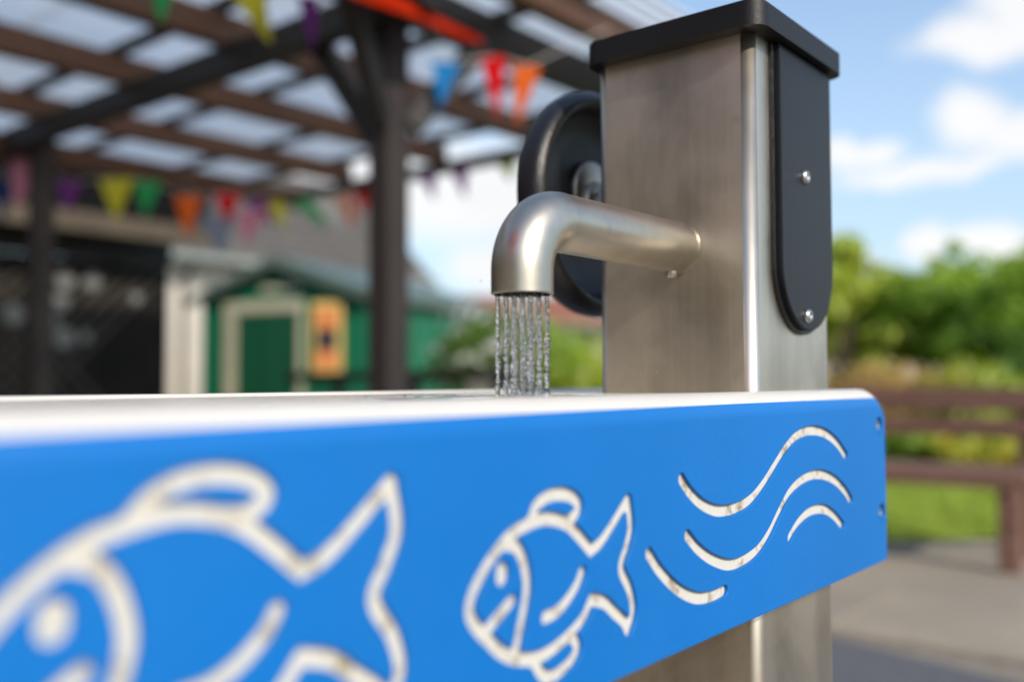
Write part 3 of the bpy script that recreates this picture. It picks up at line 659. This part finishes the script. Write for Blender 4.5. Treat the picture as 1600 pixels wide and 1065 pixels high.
# ------------------------------------------------------------------ WATER TABLE
T = CZ-.009           # top of the boards
PX0, PX1, PZ0 = -.25, .9935, CZ-.182
PQ = .3207; TK = .019; RO = .0188
def rrect(x0, x1, z0, z1, rs, n=10):
    """rounded rectangle; rs = (rx, rz) for bl, br, tr, tl"""
    cs = [(x0, z0, 1, 1, 180), (x1, z0, -1, 1, 270), (x1, z1, -1, -1, 0), (x0, z1, 1, -1, 90)]; out = []
    for (cx, cz, sx_, sz_, a0), (rx, rz) in zip(cs, rs):
        for i in range(n+1):
            a = R(a0+90*i/n); out.append((cx+sx_*rx+math.cos(a)*rx, cz+sz_*rz+math.sin(a)*rz))
    return out
def outline(d, e=0.):
    k = RO-math.sqrt(max(0, RO*RO-(RO-min(d, RO))**2)); it = k+e; ir = k*.22+e; ib = k*.10+e; Rt = .032; Rb = .004
    return rrect(PX0+ir, PX1-ir, PZ0+ib, T-it, [(Rb-ib, Rb-ib), (Rb-ir*.5, Rb-ib), (Rt-ir, max(.004, Rt-it)), (Rt-ir, max(.004, Rt-it))], 12)
# engraving strokes, millimetres (along the board, below the lens height)
SM = {'body': [(467,-100),(455,-90),(444,-82),(434,-78),(422,-76),(410,-77),(396,-80),(386,-85),(375,-93),(366,-102),(361,-109),(360,-117),(366,-125),(375,-133),(385,-141),(398,-147),(411,-150),(423,-150),(437,-147),(450,-142),(459,-137),(467,-128)],
 'taillow': [(467,-128),(480,-132),(491,-140),(501,-147),(506,-154)], 'tailback': [(506,-154),(512,-143),(508,-129),(499,-115),(505,-103),(510,-91),(507,-74)],
 'tailup': [(507,-74),(492,-86),(478,-96),(467,-100)], 'dorsal': [(409,-77),(414,-69),(422,-65),(432,-63.5),(444,-65),(453,-70),(453,-76),(444,-80),(436,-79)],
 'gill': [(389,-85),(397,-88),(403,-97),(406,-109),(404,-120),(400,-132),(396,-144)], 'mouth': [(372,-128),(393,-116)],
 'fin': [(422,-130),(433,-129),(444,-124),(453,-117),(457,-111)], 'belly': [(411,-150),(417,-158),(424,-163),(435,-163),(448,-158),(452,-152),(447,-145)], 'eye': [(385,-99),(385,-102)]}
WV = [[(573.7,-66.5),(586.8,-77.4),(605.6,-87.5),(629.0,-93.8),(655.9,-94.4),(680.4,-90.6),(702.0,-81.5),(722.2,-69.8),(745.9,-56.0),(770.6,-46.4),(800.7,-43.1),(832.3,-47.2),(859.8,-57.0),(881.2,-70.2)],
 [(581.2,-105.3),(596.2,-116.3),(617.2,-126.7),(643.1,-134.3),(666.8,-134.8),(691.9,-130.2),(712.8,-119.9),(732.5,-105.5),(754.2,-91.7),(783.4,-83.4),(815.2,-81.8),(848.6,-88.6),(875.8,-100.6),(891.6,-111.9)],
 [(530.9,-110.4),(544.2,-123.1),(562.6,-136.2),(582.0,-145.8),(600.6,-151.0),(620.2,-152.5),(635.2,-151.6)],
 [(750.9,-128.6),(771.0,-118.3),(796.9,-112.1),(824.9,-112.9),(848.2,-120.6),(868.5,-131.9)]]
def catmull(p, n=7):
    p = [np.array(a, float) for a in p]
    if len(p) < 3: return np.array(p)
    q_ = [2*p[0]-p[1]]+p+[2*p[-1]-p[-2]]; out = []
    for i in range(1, len(q_)-2):
        for k in range(n):
            t__ = k/n; a, b_, c_, d = q_[i-1], q_[i], q_[i+1], q_[i+2]
            out.append(.5*((2*b_)+(-a+c_)*t__+(2*a-5*b_+4*c_-d)*t__**2+(-a+3*b_-3*c_+d)*t__**3))
    out.append(q_[-2]); return np.array(out)
strokes = []
for k, v in SM.items(): strokes.append((catmull(v), 4.0 if k not in ('eye',) else 5.2))
for k, v in SM.items():
    vb = [(255+1.26*(a-467), -79+1.26*(b_+100)) for a, b_ in v]
    if k == 'dorsal': vb = [(179,-49),(185,-43),(193,-38.5),(203,-36),(216,-35.5),(228,-38),(236,-43),(236,-48),(228,-52),(217,-52)]
    strokes.append((catmull(vb), 4.4 if k not in ('eye',) else 6.2))
for v in WV: strokes.append((catmull(v), 4.2))
G0x, G0z, GS = 100.0, -178.0, .6
nx, nz = int((935-G0x)/GS), int((-28-G0z)/GS)
sdf = np.full((nz, nx), 9.0)
for pl, hw in strokes:
    for a, b_ in zip(pl[:-1], pl[1:]):
        i0 = max(0, int((min(a[0], b_[0])-hw-2-G0x)/GS)); i1 = min(nx, int((max(a[0], b_[0])+hw+2-G0x)/GS)+2)
        j0 = max(0, int((min(a[1], b_[1])-hw-2-G0z)/GS)); j1 = min(nz, int((max(a[1], b_[1])+hw+2-G0z)/GS)+2)
        if i1 <= i0 or j1 <= j0: continue
        X, Z_ = np.meshgrid(G0x+GS*np.arange(i0, i1), G0z+GS*np.arange(j0, j1)); d = b_-a; L2 = max(1e-9, d@d)
        tt = np.clip(((X-a[0])*d[0]+(Z_-a[1])*d[1])/L2, 0, 1); D_ = np.hypot(X-a[0]-tt*d[0], Z_-a[1]-tt*d[1])-hw
        sdf[j0:j1, i0:i1] = np.minimum(sdf[j0:j1, i0:i1], D_)
sdf[0, :] = sdf[-1, :] = 9; sdf[:, 0] = sdf[:, -1] = 9
sdf[np.abs(sdf) < 1e-6] = 1e-6
def contours(s):
    ins = s < 0; nxt = {}
    def pt(j, i, j2, i2):
        t__ = s[j, i]/(s[j, i]-s[j2, i2]); return (G0x+GS*(i+(i2-i)*t__), G0z+GS*(j+(j2-j)*t__))
    P_ = {}; code = ins[:-1, :-1]*1+ins[:-1, 1:]*2+ins[1:, 1:]*4+ins[1:, :-1]*8
    js, is_ = np.nonzero((code != 0) & (code != 15))
    TB = {1: [(3, 0)], 2: [(0, 1)], 4: [(1, 2)], 8: [(2, 3)], 3: [(3, 1)], 6: [(0, 2)], 12: [(1, 3)], 9: [(2, 0)], 14: [(0, 3)], 13: [(1, 0)], 11: [(2, 1)], 7: [(3, 2)], 5: [(3, 0), (1, 2)], 10: [(0, 1), (2, 3)]}
    for j, i in zip(js.tolist(), is_.tolist()):
        E_ = {0: ('h', j, i), 1: ('v', j, i+1), 2: ('h', j+1, i), 3: ('v', j, i)}
        for a, b_ in TB[int(code[j, i])]: nxt[E_[a]] = E_[b_]
    def xy(e):
        k_, j, i = e; return pt(j, i, j, i+1) if k_ == 'h' else pt(j, i, j+1, i)
    loops = []
    while nxt:
        st, cur = next(iter(nxt.items())); lp = [xy(st)]; del nxt[st]
        while cur != st and cur in nxt: lp.append(xy(cur)); cur = nxt.pop(cur)
        if len(lp) > 8: loops.append(lp)
    return loops
loops = contours(sdf)
def thin(lp):
    a = np.array(lp); a = (np.roll(a, 1, 0)+2*a+np.roll(a, -1, 0))/4; return [tuple(v) for v in a[::2]]
loops = [thin(l) for l in loops]
holes = [[(x/1000, CZ+z/1000) for x, z in l] for l in loops]
SCREWS = [(.9735, CZ-.0455), (.9765, CZ-.1320)]
circ = lambda x, z, r, n=28: [(x+r*math.cos(2*math.pi*i/n), z+r*math.sin(2*math.pi*i/n)) for i in range(n)]
def filled(name, loops_, depth0, thick, mt, parent, smooth=False, bv=0.):
    cu = bpy.data.curves.new(name, 'CURVE'); cu.dimensions = '2D'; cu.fill_mode = 'BOTH'; cu.extrude = thick/2-bv; cu.bevel_depth = bv; cu.offset = -bv; cu.bevel_resolution = 0
    for lp in loops_:
        sp = cu.splines.new('POLY'); sp.points.add(len(lp)-1)
        for i, (x, z) in enumerate(lp): sp.points[i].co = (x, z, 0, 1)
        sp.use_cyclic_u = True
    tmp = bpy.data.objects.new('tmp', cu); C.objects.link(tmp); dg = bpy.context.evaluated_depsgraph_get()
    me = bpy.data.meshes.new_from_object(tmp.evaluated_get(dg)); bpy.data.objects.remove(tmp); bpy.data.curves.remove(cu)
    n = len(me.vertices); co_ = np.empty(n*3, np.float32); me.vertices.foreach_get('co', co_); co_ = co_.reshape(-1, 3)
    out = np.c_[co_[:, 0], PQ+depth0+thick/2-co_[:, 2], co_[:, 1]]; me.vertices.foreach_set('co', out.astype(np.float32).ravel()); me.name = name; me.materials.clear(); me.update()
    return link(name, me, parent, mt, smooth)
wt = thing('water_table', 'blue and white play water table with fish and waves cut into its side board', 'water table', (0, 0, 0))
board = filled('side_board', [outline(0.)]+holes+[circ(x, z, .0088) for x, z in SCREWS], 0, .0030, M['blue'], wt, bv=.0004)
fl = filled('engraving_floor', [outline(0.)]+[circ(x, z, .0088) for x, z in SCREWS], .0029, .0004, M['core'], board)
# rounded edges of the board: blue skin, then the white core
ds = [0., .00006, .00025, .0006, .0012, .0020, .0030, .0042, .005, .0075, .0105, .014, .018, TK]
rings = [outline(0., .0009)]+[outline(d) for d in ds]; ds = [-.00003]+ds; n = len(rings[0]); V = [(x, PQ+d, z) for d, rg in zip(ds, rings) for x, z in rg]
for nm, a, b_, mt in (('skin_edge', 0, 7, 'blue'), ('core_edge', 7, len(ds)-1, 'white')):
    Fc = [(i*n+k, i*n+(k+1) % n, (i+1)*n+(k+1) % n, (i+1)*n+k) for i in range(a, b_) for k in range(n)]
    if nm == 'core_edge': Fc.append(tuple((len(ds)-1)*n+k for k in range(n)))
    link(nm, pyd(nm, V, Fc), board, M[mt], True)
for x, z in SCREWS:
    cup = link('screw_recess', lathe('screw_recess', [(.0088, .0), (.0086, .0010), (.0080, .0048), (.0001, .0050)], 28, (0, 1, 0), (x, PQ, z)), board, M['blue'], True)
    sc_ = link('screw', lathe('screw', [(.0064, .0049), (.0062, .0032), (.0048, .0020), (.0024, .0016), (.0020, .0034), (.0001, .0035)], 20, (0, 1, 0), (x, PQ, z)), wt, M['screw'], True)
YB = .632
box('tray', (PX0+.03, PQ+TK+.0006, T-.035), (PX1-.022, YB-.0006, T-.0025), M['tray'], wt, .001, 2, kind=None)
def plainboard(nm, lo, hi): return box(nm, lo, hi, M['blue'], wt, .006, 3)
box('back_board', (PX0, YB, PZ0), (PX1, YB+.019, T-.006), M['blue'], wt, .003, 2); box('back_rim', (PX0, YB, T-.0055), (PX1, YB+.019, T), M['white'], wt, .0025, 3)
box('end_board', (PX1-.021, PQ+TK+.0008, PZ0+.003), (PX1-.002, YB-.0008, T-.008), M['blue'], wt, .003, 2); box('end_rim', (PX1-.021, PQ+TK+.0008, T-.0075), (PX1-.002, YB-.0008, T-.001), M['white'], wt, .002, 2)
box('end_board', (PX0+.002, PQ+TK+.0008, PZ0+.003), (PX0+.021, YB-.0008, T-.008), M['blue'], wt, .003, 2)
for y in (PQ+.06, YB-.06): box('leg', (PX0+.06, y-.03, 0), (PX0+.12, y+.03, T-.04), M['steel'], wt, .006, 3, edges='vert')

# ------------------------------------------------------------------ STEEL COLUMN with spout
CX0, CX1, CY0, CY1 = .7325, .8975, .3408, .4955
col = thing('water_column', 'brushed steel square column with black cap and a curved spout', 'water column', (0, 0, 0))
bm = bmesh.new(); add_box(bm, (CX0, CY0, 0), (CX1, CY1, CZ+.298), .0095, 8, edges='vert'); cm = link('column', bmesh_of('column', bm), col, M['steel'])
for p in cm.data.polygons: p.use_smooth = abs(p.normal.x) < .999 and abs(p.normal.y) < .999 and abs(p.normal.z) < .9
OV = .0165
bm = bmesh.new(); vs = add_box(bm, (CX0-OV, CY0-OV, CZ+.2905), (CX1+.0065, CY1+.0045, CZ+.3125), .016, 14, edges='vert')
te = [e for e in bm.edges if all(abs(v.co.z-(CZ+.3125)) < 1e-5 for v in e.verts)]; bmesh.ops.bevel(bm, geom=te, offset=.0022, segments=2, affect='EDGES')
cp = link('cap', bmesh_of('cap', bm), col, M['cap'])
for p in cp.data.polygons: p.use_smooth = False
# black plate on the sunny face: gasket and front plate, round at the bottom
def stadium(x0, x1, zt, zb, n=24):
    r = (x1-x0)/2; cx = (x0+x1)/2; return [(x0, zt)]+[(cx-r*math.cos(math.pi*i/n), zb+r-r*math.sin(math.pi*i/n)) for i in range(n+1)]+[(x1, zt)]
def plate(name, loop, y_out, y_in, mt, ch, par):
    n = len(loop); c_ = Vector((sum(p[0] for p in loop)/n, sum(p[1] for p in loop)/n)); arr = np.array(loop)
    inn = []
    cx = (arr[:, 0].min()+arr[:, 0].max())/2; hw = (arr[:, 0].max()-arr[:, 0].min())/2
    for (x, z), kk in zip(loop, range(n)):
        s = (hw-ch)/hw; zc = arr[1, 1]
        inn.append((cx+(x-cx)*s, zc+(z-zc)*s if z <= zc else z-ch*(z > zc+.01)))
    V = [(x, y_in, z) for x, z in loop]+[(x, y_out+ch, z) for x, z in loop]+[(x, y_out+ch*.3, z*.3+z2*.7) if False else (x*.7+x2*.3, y_out+ch*.3, z*.7+z2*.3) for (x, z), (x2, z2) in zip(loop, inn)]+[(x, y_out, z) for x, z in inn]
    Fc = [(i*n+k, i*n+(k+1) % n, (i+1)*n+(k+1) % n, (i+1)*n+k) for i in range(3) for k in range(n)]+[tuple(3*n+k for k in range(n))]
    o = link(name, pyd(name, V, Fc), par, mt)
    bm = bmesh.new(); bm.from_mesh(o.data); bmesh.ops.recalc_face_normals(bm, faces=bm.faces); bm.to_mesh(o.data); bm.free(); return o
gk = plate('gasket', stadium(.7660, .8880, CZ+.2895, CZ+.0405), CY0-.0040, CY0+.0002, M['black_plastic'], .0012, col)
pt_ = plate('cover_plate', stadium(.7705, .8855, CZ+.2890, CZ+.0440), CY0-.0090, CY0-.0041, M['plate'], .0014, col)
for x, z in ((.820, CZ+.181), (.8215, CZ+.057)):
    link('screw', lathe('screw', [(.0062, 0), (.0062, -.0012), (.0050, -.0030), (.0026, -.0036), (.0022, -.0020), (.0001, -.0019)], 24, (0, 1, 0), (x, CY0-.0092, z)), col, M['screw'], True)
# spout
PY = .412; PZ = CZ+.1155; PR = .0218; BR = .0400; MX = .5155; MZ = CZ+.0610
pts = [(CX0+.004, PY, PZ), (CX0-.002, PY, PZ), (.70, PY, PZ), (.66, PY, PZ), (.62, PY, PZ), (.59, PY, PZ), (MX+BR+.001, PY, PZ)]
for i in range(1, 25): a = R(90*i/24); pts.append((MX+BR-math.sin(a)*BR, PY, PZ-BR+math.cos(a)*BR))
pts += [(MX, PY, MZ+.006), (MX, PY, MZ)]
sp = link('spout', tube_mesh('spout', pts, [PR]*len(pts), 48, False), col, M['pipe_steel'], True)
# mouth: rolled lip, inner wall, perforated rose
link('mouth_rim', lathe('mouth_rim', [(PR, 0.0), (PR+.0001, -.0008), (PR-.0008, -.0014), (PR-.0022, -.0012), (PR-.0022, .004), (.0001, .0042)], 48, (0, 0, 1), (MX, PY, MZ)), sp, M['pipe_steel'], True)
link('weld_seam', lathe('weld_seam', [(PR+.0001, 0), (PR+.0002, .0006), (PR+.0001, .0012)], 48, (1, 0, 0), (MX+BR-.001, PY, PZ)), sp, M['pipe_steel'], True)
link('weld_collar', lathe('weld_collar', [(PR, -.0035), (PR+.0004, -.0012), (PR+.0009, .0002)], 48, (1, 0, 0), (CX0, PY, PZ)), sp, M['pipe_steel'], True)
link('grub_screw', lathe('grub_screw', [(.0046, .0), (.0046, -.0046), (.0038, -.0058), (.0001, -.0058)], 16, (0, 0, 1), (CX0-.0105, PY, PZ-PR+.0008)), sp, M['screw'], True)
nozzles = [(math.cos(R(-50))*a+math.cos(R(40))*b_, math.sin(R(-50))*a+math.sin(R(40))*b_) for a, L_ in ((-.0171, (0,)), (-.0114, (-.0055, .0055)), (-.0057, (-.011, 0, .011)), (0, (-.0150, -.0050, .0055, .0150)), (.0057, (-.011, 0, .011)), (.0114, (-.0055, .0055)), (.0171, (0,))) for b_ in L_]
for (dx, dy) in nozzles:
    link('nozzle', lathe('nozzle', [(.0026, .004), (.0024, -.0022), (.0014, -.0022), (.0014, .003)], 12, (0, 0, 1), (MX+dx, PY+dy, MZ)), sp, M['black_plastic'], True)
# hand wheel behind the column
WX, WZ = .809, CZ+.180
wh = thing('hand_wheel', 'black round dished wheel mounted on the back of the steel column', 'wheel', (0, 0, 0))
prof = [(.0001, .0545), (.020, .0545), (.060, .0560), (.088, .0540), (.094, .0480), (.098, .0360), (.104, .0325), (.1105, .0350), (.1145, .0420), (.1155, .0520), (.1130, .0610), (.105, .0665), (.09, .068), (.0001, .068)]
dk = link('disc', lathe('disc', prof, 96, (0, 1, 0), (WX, CY1+.0060, WZ)), wh, M['black_plastic'], True)
link('hub', lathe('hub', [(.0230, .0535), (.0230, .0440), (.0200, .0410), (.0120, .0400), (.0120, -.0060)], 32, (0, 1, 0), (WX, CY1+.0060, WZ)), wh, M['steel'], True)
for i in range(4):
    a = R(45+90*i); link('bolt', lathe('bolt', [(.0032, .0420), (.0032, .0385), (.0001, .0383)], 10, (0, 1, 0), (WX+.0165*math.cos(a), CY1+.0060, WZ+.0165*math.sin(a))), wh, M['screw'], True)
link('flange', lathe('flange', [(.034, .0540), (.034, .0500), (.032, .0485), (.0125, .0485)], 40, (0, 1, 0), (WX, CY1+.0060, WZ+.012)), wh, M['steel'], True)

# ------------------------------------------------------------------ FALLING WATER
wa = thing('falling_water', 'clear shower of thin water streams falling from the steel spout', 'water', (MX, PY, 0))
zt, zb = MZ-.0015, T-.0022
for si, (dx, dy) in enumerate(nozzles):
    nr, ns = 190, 14; V = []; Fc = []; ph = si*7.31; drift = Vector((random.uniform(-.0006, .0006), random.uniform(-.0006, .0006), 0))
    for i in range(nr):
        k = i/(nr-1); z = zt+(zb-zt)*k; zz = (zt-z)
        grow = min(1, .25+k*1.5)
        r0 = .00168*(1-.05*k)
        br = .55*noise.noise(Vector((ph, 0, zz*260)))+.32*noise.noise(Vector((ph, 5, zz*560)))+.40*noise.noise(Vector((ph, 9, zz*95)))
        rad = max(.0006, r0*(1+grow*.95*br))
        cx = dx+drift.x*k*2+.0006*grow*noise.noise(Vector((ph, 20, zz*130))); cy = dy+drift.y*k*2+.0006*grow*noise.noise(Vector((ph, 30, zz*130)))
        for j in range(ns):
            a = 2*math.pi*j/ns; rr_ = rad*(1+.26*grow*noise.noise(Vector((math.cos(a)*1.3+ph, math.sin(a)*1.3, zz*330))))
            V.append((cx+rr_*math.cos(a), cy+rr_*math.sin(a), z))
    for i in range(nr-1):
        for j in range(ns): Fc.append((i*ns+j, (i+1)*ns+j, (i+1)*ns+(j+1) % ns, i*ns+(j+1) % ns))
    Fc.append(tuple(range(ns))); Fc.append(tuple((nr-1)*ns+j for j in range(ns-1, -1, -1)))
    link('water_stream', pyd('water_stream', V, Fc), wa, M['water'], True)
# splash droplets in the air
bm = bmesh.new()
for i in range(60):
    a = random.uniform(0, 6.283); rr_ = abs(random.gauss(0, .075))+.02; z = zb+abs(random.gauss(0, .03))+.002; s = random.uniform(.00022, .0006)
    bmesh.ops.create_icosphere(bm, subdivisions=1, radius=s, matrix=Matrix.Translation((rr_*math.cos(a), rr_*math.sin(a)*.7, z)))
link('splash_droplets', bmesh_of('splash_droplets', bm), wa, M['water'], True, kind='stuff')
# water film where the streams land
V = []; Fc = []; nr, ns = 14, 72
for i in range(nr+1):
    r = .085*i/nr+.0005
    for j in range(ns):
        a = 2*math.pi*j/ns; rim = 1+.25*noise.noise(Vector((math.cos(a)*2, math.sin(a)*2, 1)))
        zz = T-.0025+.0012*(1-(i/nr)**3)+.0006*math.sin(r*900)*(1-i/nr)+.0004*noise.noise(Vector((r*math.cos(a)*150, r*math.sin(a)*150, 4)))*(1-i/nr)
        y = r*rim*math.sin(a); y = max(y, -(PY-PQ-TK-.002)); V.append((r*rim*math.cos(a)*1.2, y, zz if i < nr else T-.0024))
for i in range(nr):
    for j in range(ns): Fc.append((i*ns+j, (i+1)*ns+j, (i+1)*ns+(j+1) % ns, i*ns+(j+1) % ns))
Fc.append(tuple(range(ns-1, -1, -1)))
link('puddle', pyd('puddle', V, Fc), wa, M['water'], True)

# beads of water thrown onto the tray and the rim
dm = bmesh.new(); bmesh.ops.create_icosphere(dm, subdivisions=2, radius=1.0)
for v in dm.verts: v.co.z = max(v.co.z, -.15)*.62
bead_me = bmesh_of('water_bead', dm); bead_me.materials.append(M['water'])
for p in bead_me.polygons: p.use_smooth = True
for i in range(80):
    a = random.uniform(0, 6.283); rr_ = abs(random.gauss(0, .10))+.03; x = MX+rr_*math.cos(a)*1.3; y = PY+rr_*math.sin(a)
    if not (PQ+.012 < y < YB-.01 and .1 < x < PX1-.03): continue
    if CX0-.004 < x < CX1+.004 and CY0-.004 < y < CY1+.004: continue
    z = (T-.0026) if y > PQ+TK+.003 else T-.0003 if y > PQ+.0165 else None
    if z is None: continue
    o = bpy.data.objects.new('water_bead', bead_me); C.objects.link(o); o.parent = wa; k = random.uniform(.0006, .0018)
    o.location = (x-MX, y-PY, z); o.scale = (k*random.uniform(.8, 1.3), k, k)
